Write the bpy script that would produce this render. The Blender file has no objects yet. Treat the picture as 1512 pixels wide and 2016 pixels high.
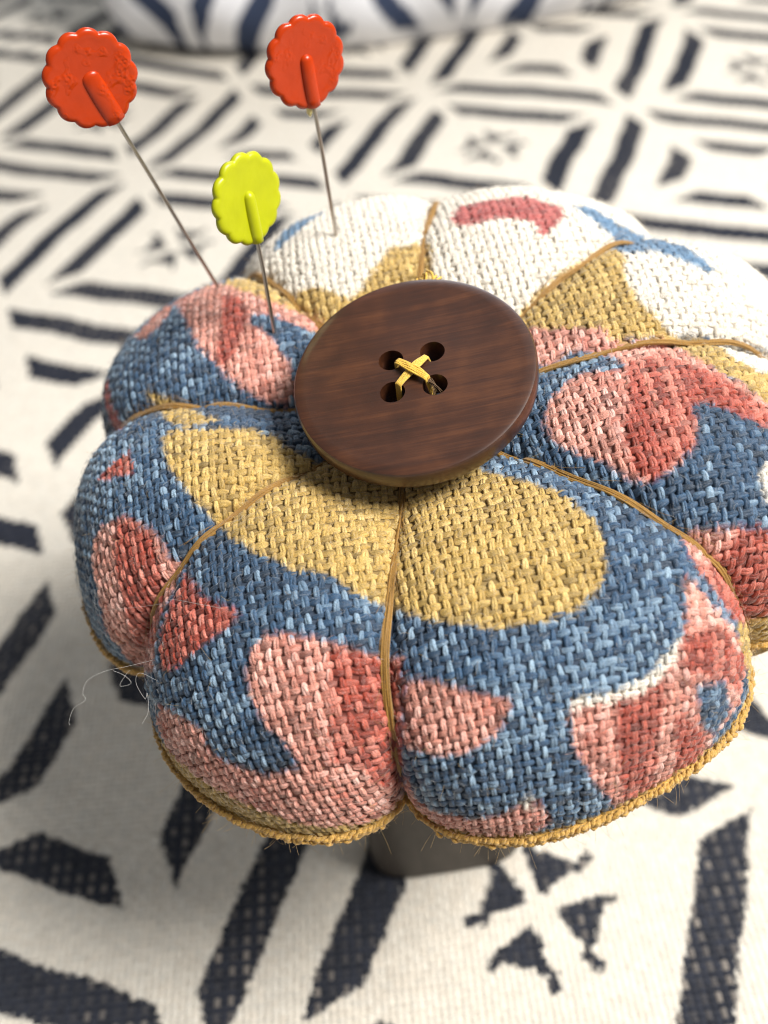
import bpy, bmesh, math
import numpy as np
from mathutils import Vector, Matrix

rng = np.random.default_rng(7)
sc = bpy.context.scene
col = sc.collection

# ------------------------------------------------------------------ camera
CAM = np.array([-.0048, -.10614, .19964])
RW = np.array([[.99456, -.07448, -.07283], [-.10416, -.71109, -.69534], [0., .69915, -.71498]])  # right, down, forward
FPX = 1930.6                                   # focal length in pixels of the 1512 x 2016 photograph
cd = bpy.data.cameras.new('camera'); cam = bpy.data.objects.new('camera', cd); col.objects.link(cam)
cam.matrix_world = Matrix((( RW[0, 0], -RW[1, 0], -RW[2, 0], CAM[0]), (RW[0, 1], -RW[1, 1], -RW[2, 1], CAM[1]),
                           (RW[0, 2], -RW[1, 2], -RW[2, 2], CAM[2]), (0, 0, 0, 1)))
cd.sensor_fit = 'VERTICAL'; cd.sensor_height = 36; cd.lens = FPX / 2016 * 36
cd.clip_start = .005; cd.clip_end = 20
cd.dof.use_dof = True; cd.dof.focus_distance = .131; cd.dof.aperture_fstop = 13.0
sc.camera = cam

# ------------------------------------------------------------------ world, lamps, exposure
world = bpy.data.worlds.new('World'); sc.world = world; world.use_nodes = True
bg = world.node_tree.nodes['Background']; bg.inputs[0].default_value = (.97, .98, 1., 1); bg.inputs[1].default_value = .20

def area(name, loc, target, size, power, colour):
    d = bpy.data.lights.new(name, 'AREA'); d.shape = 'RECTANGLE'; d.size, d.size_y = size; d.energy = power; d.color = colour
    o = bpy.data.objects.new(name, d); col.objects.link(o); o.location = loc
    o.rotation_euler = (Vector(target) - Vector(loc)).to_track_quat('-Z', 'Y').to_euler()
    return o
area('key_lamp', (.56, -.16, .86), (0, 0, .08), (.38, .38), 21, (1, .975, .94))
area('window_lamp', (.25, 1.3, 1.1), (0, .2, .05), (.8, .6), 7.5, (.86, .92, 1.))

sc.view_settings.view_transform = 'Standard'; sc.view_settings.look = 'None'
sc.view_settings.exposure = 0; sc.view_settings.gamma = 1; sc.view_settings.use_curve_mapping = False
sc.render.engine = 'CYCLES'
sc.cycles.max_bounces = 6
sc.cycles.filter_width = 1.1

# ------------------------------------------------------------------ helpers
def lin(r, g, b):
    f = lambda c: (c / 255 / 12.92) if c / 255 <= .04045 else ((c / 255 + .055) / 1.055) ** 2.4
    return np.array([f(r), f(g), f(b)])

def tag(o, label=None, cat=None, group=None, kind=None):
    if label: o['label'] = label
    if cat: o['category'] = cat
    if group: o['group'] = group
    if kind: o['kind'] = kind
    return o

def link(name, me, mat=None, parent=None):
    o = bpy.data.objects.new(name, me); col.objects.link(o)
    if mat: me.materials.append(mat)
    if parent is not None: o.parent = parent
    return o

def npmesh(name, V, F, colour=None, face_colour=None, uv=None, smooth=True):
    """V (n,3), F (m,4) quads or (m,3) triangles; colour per vertex, face_colour per face, uv = per-vertex 2-vector attribute"""
    V = np.ascontiguousarray(V, np.float32); F = np.ascontiguousarray(F, np.int32); k = F.shape[1]
    me = bpy.data.meshes.new(name)
    me.vertices.add(len(V)); me.vertices.foreach_set('co', V.ravel())
    me.loops.add(F.size); me.loops.foreach_set('vertex_index', F.ravel())
    me.polygons.add(len(F)); me.polygons.foreach_set('loop_start', np.arange(0, F.size, k, dtype=np.int32))
    me.polygons.foreach_set('use_smooth', np.full(len(F), smooth))
    if colour is not None:
        a = me.attributes.new('Col', 'FLOAT_COLOR', 'POINT'); a.data.foreach_set('color', np.hstack([colour, np.ones((len(V), 1))]).astype(np.float32).ravel())
    if face_colour is not None:
        a = me.attributes.new('Col', 'FLOAT_COLOR', 'FACE'); a.data.foreach_set('color', np.hstack([face_colour, np.ones((len(F), 1))]).astype(np.float32).ravel())
    if uv is not None:
        a = me.attributes.new('fuv', 'FLOAT_VECTOR', 'POINT'); a.data.foreach_set('vector', np.ascontiguousarray(uv, np.float32).ravel())
    me.update(calc_edges=True); me.validate()
    return me

def grid_faces(n, m, wrap_m=False):
    i = np.arange(n - 1)[:, None]; j = np.arange(m if wrap_m else m - 1)[None, :]; j2 = (j + 1) % m
    return np.stack([i * m + j, i * m + j2, (i + 1) * m + j2, (i + 1) * m + j], -1).reshape(-1, 4)

def tube(P, r, sides=6, cap=True):
    """swept tube along points P (n,3); r scalar or (n,)"""
    P = np.asarray(P, float); n = len(P); r = np.broadcast_to(r, (n,))
    T = np.gradient(P, axis=0); T /= np.linalg.norm(T, axis=1, keepdims=True) + 1e-12
    up = np.array([0, 0, 1.]) if abs(T[0, 2]) < .9 else np.array([1., 0, 0])
    Nn = np.cross(T[0], up); Nn /= np.linalg.norm(Nn); fr = []
    for t in T:
        Nn = Nn - t * (Nn @ t); Nn /= np.linalg.norm(Nn) + 1e-12; fr.append((Nn, np.cross(t, Nn)))
    a = np.arange(sides) / sides * 2 * np.pi
    V = np.array([P[i] + r[i] * (np.cos(a)[:, None] * fr[i][0] + np.sin(a)[:, None] * fr[i][1]) for i in range(n)])
    uv = np.zeros((n, sides, 3)); ln = np.concatenate([[0], np.cumsum(np.linalg.norm(np.diff(P, axis=0), axis=1))])
    uv[..., 0] = ln[:, None]; uv[..., 1] = np.abs(np.arange(sides) / sides * 2 - 1)
    return V.reshape(-1, 3), grid_faces(n, sides, True), uv.reshape(-1, 3)

def join(parts):
    V, F, U, k = [], [], [], 0
    for v, f, u in parts:
        V.append(v); F.append(f + k); U.append(u); k += len(v)
    return np.vstack(V), np.vstack(F), np.vstack(U)

class Nodes:
    def __init__(self, name):
        self.m = bpy.data.materials.new(name); self.m.use_nodes = True
        self.t = self.m.node_tree; self.p = self.t.nodes['Principled BSDF']
    def n(self, kind, **kw):
        o = self.t.nodes.new(kind)
        for k, v in kw.items():
            if k in o.inputs: o.inputs[k].default_value = v
            else: setattr(o, k, v)
        return o
    def l(self, a, b): self.t.links.new(a, b)
    def ramp(self, fac, stops):
        r = self.n('ShaderNodeValToRGB'); e = r.color_ramp.elements
        while len(e) < len(stops): e.new(.5)
        for q, (p, c) in zip(e, stops): q.position = p; q.color = (*c, 1)
        self.l(fac, r.inputs[0]); return r.outputs[0]
    def bump(self, h, strength, dist):
        b = self.n('ShaderNodeBump', Strength=strength, Distance=dist); self.l(h, b.inputs['Height']); self.l(b.outputs[0], self.p.inputs['Normal'])

def yarn_material(name, rough=.62, spec=.35, sheen=.25, streak=.22, attr=True, base=(.5, .5, .5), twist=.0009):
    N = Nodes(name); p = N.p
    p.inputs['Roughness'].default_value = rough; p.inputs['Specular IOR Level'].default_value = spec
    p.inputs['Sheen Weight'].default_value = sheen; p.inputs['Sheen Roughness'].default_value = .5
    u = N.n('ShaderNodeAttribute', attribute_name='fuv')
    sep = N.n('ShaderNodeSeparateXYZ'); N.l(u.outputs['Vector'], sep.inputs[0])
    # plies run aslant along the yarn: streak coordinate = across + k * along
    tw = N.n('ShaderNodeMath', operation='MULTIPLY'); N.l(sep.outputs[0], tw.inputs[0]); tw.inputs[1].default_value = 1 / twist
    ad = N.n('ShaderNodeMath', operation='ADD'); N.l(tw.outputs[0], ad.inputs[0]); N.l(sep.outputs[1], ad.inputs[1])
    cmb = N.n('ShaderNodeCombineXYZ'); N.l(ad.outputs[0], cmb.inputs[0]); N.l(sep.outputs[2], cmb.inputs[1])
    s2 = N.n('ShaderNodeMath', operation='MULTIPLY'); N.l(sep.outputs[0], s2.inputs[0]); s2.inputs[1].default_value = 500; N.l(s2.outputs[0], cmb.inputs[2])
    no = N.n('ShaderNodeTexNoise', Scale=8.0, Detail=2.5, Roughness=.65); N.l(cmb.outputs[0], no.inputs['Vector'])
    mr = N.n('ShaderNodeMapRange'); N.l(no.outputs[0], mr.inputs[0]); mr.inputs[1].default_value = .3; mr.inputs[2].default_value = .7
    mr.inputs[3].default_value = 1 - streak; mr.inputs[4].default_value = 1 + streak
    if attr:
        c = N.n('ShaderNodeAttribute', attribute_name='Col').outputs['Color']
    else:
        rgb = N.n('ShaderNodeRGB'); rgb.outputs[0].default_value = (*base, 1); c = rgb.outputs[0]
    vm = N.n('ShaderNodeVectorMath', operation='SCALE'); N.l(c, vm.inputs[0]); N.l(mr.outputs[0], vm.inputs['Scale'])
    N.l(vm.outputs[0], p.inputs['Base Color'])
    N.bump(no.outputs[0], .9, .00016)
    return N.m

M_fabric = yarn_material('printed_linen_yarn', rough=.40, spec=.6, streak=.5)
M_cloth = yarn_material('table_canvas_yarn', rough=.9, spec=.1, streak=.10, twist=.002)
M_thread = yarn_material('ochre_floss', rough=.5, spec=.4, streak=.35, attr=False, base=lin(156, 114, 40), twist=.004)
M_gold = yarn_material('golden_seam_yarn', rough=.5, spec=.4, streak=.3, attr=False, base=lin(200, 156, 74), twist=.001)
M_yellow = yarn_material('yellow_button_thread', rough=.42, spec=.5, streak=.35, attr=False, base=lin(232, 186, 66), twist=.003)
M_dark_end = yarn_material('brown_thread_end', rough=.5, spec=.4, streak=.3, attr=False, base=lin(96, 66, 26), twist=.003)

def sheet_material(name):
    N = Nodes(name); c = N.n('ShaderNodeAttribute', attribute_name='Col'); N.l(c.outputs['Color'], N.p.inputs['Base Color'])
    N.p.inputs['Roughness'].default_value = .9; N.p.inputs['Specular IOR Level'].default_value = .1
    return N.m
M_sheet = sheet_material('table_canvas_far')
M_skin = sheet_material('printed_linen_ground')

def hair_material(name, c):
    N = Nodes(name); no = N.n('ShaderNodeTexNoise', Scale=900.)
    N.l(N.ramp(no.outputs[0], [(.3, tuple(np.array(c) * .8)), (.7, c)]), N.p.inputs['Base Color']); N.p.inputs['Roughness'].default_value = .5
    return N.m
M_lint = hair_material('white_lint', (.82, .80, .76))
M_fuzz = hair_material('golden_fuzz', tuple(lin(214, 180, 120)))

# ------------------------------------------------------------------ the patterned tablecloth
PITCH = .0014
LO = np.array([-.05623, .41234]); LI = np.array([.09102, -.04143]); LJ = np.array([-.04372, -.09606])
LINV = np.linalg.inv(np.stack([LI, LJ], 1))

def motif(a, b, odd, ph, k=1.0):
    """True where the woven motif is dark; a, b in 0..1 inside one cell"""
    wob = lambda s, t: .006 * np.sin(9 * s + ph * 7.1 + t) + .003 * np.sin(23 * s + ph * 13.7 + 2 * t)
    def ring(m, w, gap):
        d = np.zeros(a.shape, bool)
        for s, t, q in ((a, b, 0.), (1 - a, b, 1.3), (b, a, 2.1), (1 - b, a, 4.)):
            s2 = s + wob(t, q)
            d |= (np.abs(s2 - m) < w) & (t - s2 > gap) & (1 - t - s2 > gap)
        return d
    ringed = ring(.172, .050, .045)
    nested = ring(.055, .048, .055) | ring(.285, .047, .075)
    star = np.zeros(a.shape, bool)
    x, y = a - .5, b - .5
    for s, t in ((x, y), (-x, y), (y, x), (-y, x)):
        star |= (s > .032) & (s < .115) & (np.abs(t + .015 * np.sin(ph * 9)) < .66 * (s - .022))
        star |= (s > .095) & (s < .140) & (np.abs(np.abs(t) - .055 - .35 * (s - .11)) < .011)
    return np.where(odd, ringed | star, nested)

def cloth_dark(x, y):
    q = np.stack([x - LO[0], y - LO[1]], -1) @ LINV.T
    c = np.floor(q).astype(int); fr = q - c
    ph = np.sin(c[..., 0] * 12.9898 + c[..., 1] * 78.233) * 3.7
    return motif(fr[..., 0], fr[..., 1], (c.sum(-1) % 2) == 1, ph)

CREAM = lin(214, 207, 194); NAVY = lin(40, 43, 52); DOT = lin(168, 158, 146)
def cloth_colour(iu, jv, x=None, y=None):
    """colour at yarn crossing (iu, jv); inside the dark bars every fourth crossing shows the pale yarn as a dot"""
    if x is None: x, y = (iu + .5) * PITCH, (jv + .5) * PITCH
    dark = cloth_dark(x, y)
    sh = iu.shape + (1,) * (dark.ndim - iu.ndim)
    r1, r2 = rng.random(iu.shape).reshape(sh), rng.random(iu.shape).reshape(sh)
    c = CREAM * (.90 + .16 * r1)[..., None] * (1 + .03 * (r2 - .5))[..., None] ** np.array([0, 1, 2])
    show = ((iu % 2 == 0) & (jv % 2 == 0)).reshape(sh)
    n = np.where(show[..., None], NAVY + (DOT - NAVY) * ((.05 + .55 * r2 ** 1.6) * np.clip(.55 + .6 * np.sin(iu * .09 + 1.7 * np.sin(jv * .05)), .1, 1).reshape(sh))[..., None], NAVY * (.75 + .5 * r1)[..., None])
    return np.where(dark[..., None], n, c)

def cloth_z(x, y):
    """low soft wrinkles, flat round the pincushion"""
    far = np.clip((y - .16) / .3, 0, 1)
    return far * (.0035 * np.sin(x * 17 + 1.3 * np.sin(y * 9)) + .002 * np.sin(y * 31 + x * 6))

def axis_line(lo, hi, f0, f1):
    i0, i1 = int(round(f0 / PITCH)), int(round(f1 / PITCH))
    fine = np.arange(i0, i1 + 1); left = np.arange(i0 - 4, int(lo / PITCH), -4)[::-1]; right = np.arange(i1 + 4, int(hi / PITCH), 4)
    return np.concatenate([left, fine, right])
gx = axis_line(-.8, .85, -.26, .32); gy = axis_line(-.45, 1.3, -.15, .46)
XX, YY = np.meshgrid(gx * PITCH, gy * PITCH, indexing='ij')
V = np.stack([XX, YY, cloth_z(XX, YY)], -1).reshape(-1, 3)
I, J = np.meshgrid((gx[:-1] + gx[1:]) // 2, (gy[:-1] + gy[1:]) // 2, indexing='ij')
fc = cloth_colour(I.reshape(-1), J.reshape(-1))
cloth = link('tablecloth', npmesh('tablecloth', V, grid_faces(len(gx), len(gy))[:, [0, 3, 2, 1]], face_colour=fc, smooth=True), M_sheet)
tag(cloth, 'cream canvas tablecloth woven with navy concentric squares under the pincushion', 'tablecloth', kind='structure')

def float_mesh(mapfn, cu, cv, warp, L, Wd, Hh, seed, nl=7, nc=5, sink=.25, skew=None, ply=None):
    """one rice-grain shaped yarn float per crossing; mapfn(u, v) -> point, normal"""
    n = len(cu); a = np.linspace(-1, 1, nl); b = np.linspace(-np.pi / 2, np.pi / 2, nc)
    prof = np.cos(a * np.pi / 2) ** .75; tap = np.sqrt(np.clip(1 - .62 * a ** 2, 0, 1))
    along = a[None, :, None] * L[:, None, None] / 2 + 0 * b
    across = np.sin(b)[None, None, :] * Wd[:, None, None] / 2 * tap[None, :, None]
    if ply is not None: across = across + (ply * Wd)[:, None, None] * np.cos(a * 1.1 + .5)[None, :, None]
    if skew is not None: across = across + skew[:, None, None] * a[None, :, None]
    h = Hh[:, None, None] * ((np.cos(b)[None, None, :] * .8 + .2 * (np.cos(b)[None, None, :] > .01)) * prof[None, :, None] - sink)
    u = cu[:, None, None] + np.where(warp[:, None, None], across, along)
    v = cv[:, None, None] + np.where(warp[:, None, None], along, across)
    P, Nn = mapfn(u, v)
    V = P + Nn * h[..., None]
    F = grid_faces(nl, nc)
    flip = F[:, ::-1]
    FF = np.where(warp[:, None, None], F[None], flip[None]) + (np.arange(n) * nl * nc)[:, None, None]
    uv = np.stack([along, np.broadcast_to(b[None, None, :] / np.pi, along.shape), np.broadcast_to(seed[:, None, None], along.shape)], -1)
    return V.reshape(-1, 3), FF.reshape(-1, 4), uv.reshape(-1, 3)

def near_cloth():
    i, j = np.meshgrid(np.arange(-100, 112), np.arange(-100, 62), indexing='ij'); i, j = i.ravel(), j.ravel()
    x, y = (i + .5) * PITCH, (j + .5) * PITCH
    q = np.stack([x, y, 0 * x], -1) - CAM; q = q @ RW.T
    px, py = 756 + FPX * q[:, 0] / q[:, 2], 1008 + FPX * q[:, 1] / q[:, 2]
    keep = (px > -160) & (px < 1680) & (py < 2200) & (np.hypot(x - .004, y - .008) > .016)
    i, j, x, y = i[keep], j[keep], x[keep], y[keep]; n = len(i)
    warp = (i + j) % 2 == 0
    r = rng.random((n, 4))
    mp = lambda u, v: (np.stack([u, v, cloth_z(u, v) + 0 * u], -1), np.array([0, 0, 1.]))
    V, F, U = float_mesh(mp, x + (r[:, 0] - .5) * .00022, y + (r[:, 1] - .5) * .00022, warp, PITCH * (1.65 + .2 * r[:, 2]), PITCH * (.92 + .2 * r[:, 3]),
                         (.00052 + .00016 * r[:, 1]), r[:, 0] * 50, nl=5, nc=4, sink=.2)
    VV = V.reshape(n, 20, 3); jt = rng.normal(size=(2, n, 1)) * .00022
    c = cloth_colour(i, j, VV[..., 0] + jt[0], VV[..., 1] + jt[1])
    return npmesh('cloth_weave', V, F, colour=c.reshape(-1, 3), uv=U)
o = link('weave', near_cloth(), M_cloth, cloth); tag(o, kind='stuff')

# ------------------------------------------------------------------ the pincushion: form
PR = np.array([(0, .0185), (.008, .0190), (.016, .0210), (.026, .0234), (.036, .0230), (.046, .0190), (.0535, .0115), (.0572, .001), (.0555, -.0085), (.047, -.0165), (.030, -.0205), (0, -.0215)])
PG = np.array([(0, .0180), (.008, .0181), (.016, .0186), (.027, .0200), (.0365, .0182), (.0432, .0134), (.0462, .0064), (.0462, -.001), (.0438, -.008), (.038, -.0145), (.028, -.0185), (0, -.0210)])
C0 = np.array([.0022, .0072, .0890])
TX, TY = math.radians(10), math.radians(-5)
GA = np.radians([-99.5, -40.5, 4.5, 36, 79.5, 124, 168, 211])
GD = np.array([.92, .90, .85, .8, .7, 1.05, 1.12, .95])          # how hard each thread is pulled in
LA = np.array([1.015, 1.12, 1.16, 1.085, 1.04, 1.06, .99, 1.015])
ROT = (Matrix.Rotation(TX, 3, 'X') @ Matrix.Rotation(TY, 3, 'Y')); ROT = np.array(ROT)

def spline(P, u):
    n = len(P) - 1; x = np.clip(u, 0, 1) * n; i = np.minimum(x.astype(int), n - 1); t = (x - i)[..., None]
    Q = np.vstack([P[1] * [-1, 1], P, P[-2] * [-1, 1]])
    p0, p1, p2, p3 = Q[i], Q[i + 1], Q[i + 2], Q[i + 3]
    return .5 * (2 * p1 + (p2 - p0) * t + (2 * p0 - 5 * p1 + 4 * p2 - p3) * t * t + (3 * p1 - p0 - 3 * p2 + p3) * t ** 3)

def lobe(th):
    t = (np.asarray(th) - GA[0]) % (2 * np.pi) + GA[0]; g = np.append(GA, GA[0] + 2 * np.pi)
    k = np.clip(np.searchsorted(g, t, side='right') - 1, 0, 7)
    return k, (t - g[k]) / (g[k + 1] - g[k]) * 2 - 1, g[k + 1] - g[k]

def surf(th, u):
    k, x, w = lobe(th)
    e = np.sqrt(np.clip(1 - np.abs(x) ** 2.4, 0, 1))
    la = LA[k] * (.5 + .5 * np.cos(np.pi * x)) + (np.where(x > 0, LA[(k + 1) % 8], LA[k - 1]) + LA[k]) / 2 * (.5 - .5 * np.cos(np.pi * x))
    a, b = spline(PR, u), spline(PG, u)
    p = b + (a - b) * (1 - (1 - e) * np.where(x > 0, GD[(k + 1) % 8], GD[k]))[..., None]
    r = p[..., 0] * la; z = p[..., 1]
    z = z + .0004 * (1 - e) ** 1.2 * np.clip(u * 6, 0, 1) * np.sin(58 * u + 2.1 * k + 2 * np.sign(x)) + .0005 * np.sin(3 * th + 9 * u) + .0004 * np.sin(11 * u + 5 * th)
    return np.stack([r * np.cos(th), r * np.sin(th), z], -1) @ ROT.T + C0

NT, NU = 1440, 420
TH = np.arange(NT) / NT * 2 * np.pi - np.pi; UU = np.linspace(0, 1, NU)
TT, U2 = np.meshgrid(TH, UU, indexing='ij')
XS = surf(TT, U2)
ARC = np.concatenate([np.zeros((NT, 1)), np.cumsum(np.linalg.norm(np.diff(XS, axis=1), axis=-1), axis=1)], 1)
# smooth the arc length over theta so that yarns do not kink at the creases
kern = np.hanning(61); kern /= kern.sum()
ARC = np.stack([np.convolve(np.concatenate([ARC[-30:, k], ARC[:, k], ARC[:30, k]]), kern, 'valid') for k in range(NU)], 1)
NR = 400; RMAX = .112; RHO = np.linspace(0, RMAX, NR)
UT = np.stack([np.interp(RHO, ARC[k], UU) for k in range(NT)])              # (theta, rho) -> profile parameter
TR = np.meshgrid(TH, RHO, indexing='ij')[0]
XT = surf(TR, UT)
d1 = np.roll(XT, -2, 0) - np.roll(XT, 2, 0); d2 = np.gradient(XT, axis=1); NTAB = np.cross(d1, d2)
NTAB /= np.linalg.norm(NTAB, axis=-1, keepdims=True) + 1e-15
if (NTAB[:, 100] * (XT[:, 100] - C0)).sum() < 0: NTAB = -NTAB
NTAB[:, :4] = ROT @ np.array([0, 0, 1.])
def blur_t(A, n):
    k = np.hanning(2 * n + 3)[1:-1]; k /= k.sum(); out = 0
    for s, w in zip(range(-n, n + 1), k): out = out + w * np.roll(A, s, 0)
    return out
NTAB = blur_t(NTAB, 10); NTAB /= np.linalg.norm(NTAB, axis=-1, keepdims=True) + 1e-15
FROT = math.radians(4)

def fab_to_polar(u, v):
    return np.arctan2(v, u) + FROT, np.hypot(u, v)

def sample(tab, th, rho):
    x = ((th + np.pi) % (2 * np.pi)) / (2 * np.pi) * NT; y = np.clip(rho / RMAX * (NR - 1), 0, NR - 1.001)
    i = np.floor(x).astype(int) % NT; j = y.astype(int); fx = (x - np.floor(x))[..., None]; fy = (y - j)[..., None]; i2 = (i + 1) % NT
    if tab.ndim == 2: tab = tab[..., None]
    return (tab[i, j] * (1 - fx) + tab[i2, j] * fx) * (1 - fy) + (tab[i, j + 1] * (1 - fx) + tab[i2, j + 1] * fx) * fy

def fab_map(u, v):
    th, rho = fab_to_polar(u, v)
    n = sample(NTAB, th, rho)
    return sample(XT, th, rho), n / (np.linalg.norm(n, axis=-1, keepdims=True) + 1e-12)

USEAM = .655

# where each photographed point lies on the cover: nearest visible surface sample per pixel of a small depth map
def project(P):
    q = (P - CAM) @ RW.T
    return np.stack([756 + FPX * q[..., 0] / q[..., 2], 1008 + FPX * q[..., 1] / q[..., 2]], -1), q[..., 2]
px, dz = project(XT)
S = 6; DW, DH = 1700 // S, 2016 // S
ix = np.floor(px / S).astype(int); ok = (ix[..., 0] >= 0) & (ix[..., 0] < DW) & (ix[..., 1] >= 0) & (ix[..., 1] < DH) & (UT < .80) & ((NTAB * (CAM - XT)).sum(-1) > 0)
flat = np.flatnonzero(ok.ravel()); order = flat[np.argsort(-dz.ravel()[flat])]
near = np.full((DW, DH), -1, int); near[ix[..., 0].ravel()[order], ix[..., 1].ravel()[order]] = order
hit = np.argwhere(near >= 0)
def on_cover(x, y):
    d = ((hit - np.array([x / S, y / S])) ** 2).sum(1); k = near[tuple(hit[d.argmin()])]
    return TH[k // NR], RHO[k % NR]
def to_fabric(poly, closed=True):
    P = np.array(poly, float); out = []
    Q = np.vstack([P, P[:1]]) if closed else P
    for a, b in zip(Q[:-1], Q[1:]):
        n = max(1, int(np.hypot(*(b - a)) / 24))
        for t in range(n):
            th, rho = on_cover(*(a + (b - a) * t / n)); out.append((rho * math.cos(th - FROT), rho * math.sin(th - FROT)))
    return np.array(out)
def inside(poly, x, y):
    """non-zero winding, so that an outline folded over itself at a crease leaves no holes"""
    r = np.zeros(x.shape, int)
    for (x1, y1), (x2, y2) in zip(poly, np.roll(poly, -1, 0)):
        if y1 == y2: continue
        left = x < (x2 - x1) * (y - y1) / (y2 - y1) + x1
        r += np.where(left & (y1 <= y) & (y2 > y), 1, 0) - np.where(left & (y1 > y) & (y2 <= y), 1, 0)
    return r != 0

# the pins dimple the cover where they go in
PIN_AT = [(427, 560), (536, 650), (660, 456)]
for q in PIN_AT:
    a, b = on_cover(*q); c = sample(XT, np.array([a]), np.array([b]))[0]
    XT = XT - NTAB * (.0007 * np.exp(-((XT - c) ** 2).sum(-1) / .0013 ** 2))[..., None]

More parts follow.
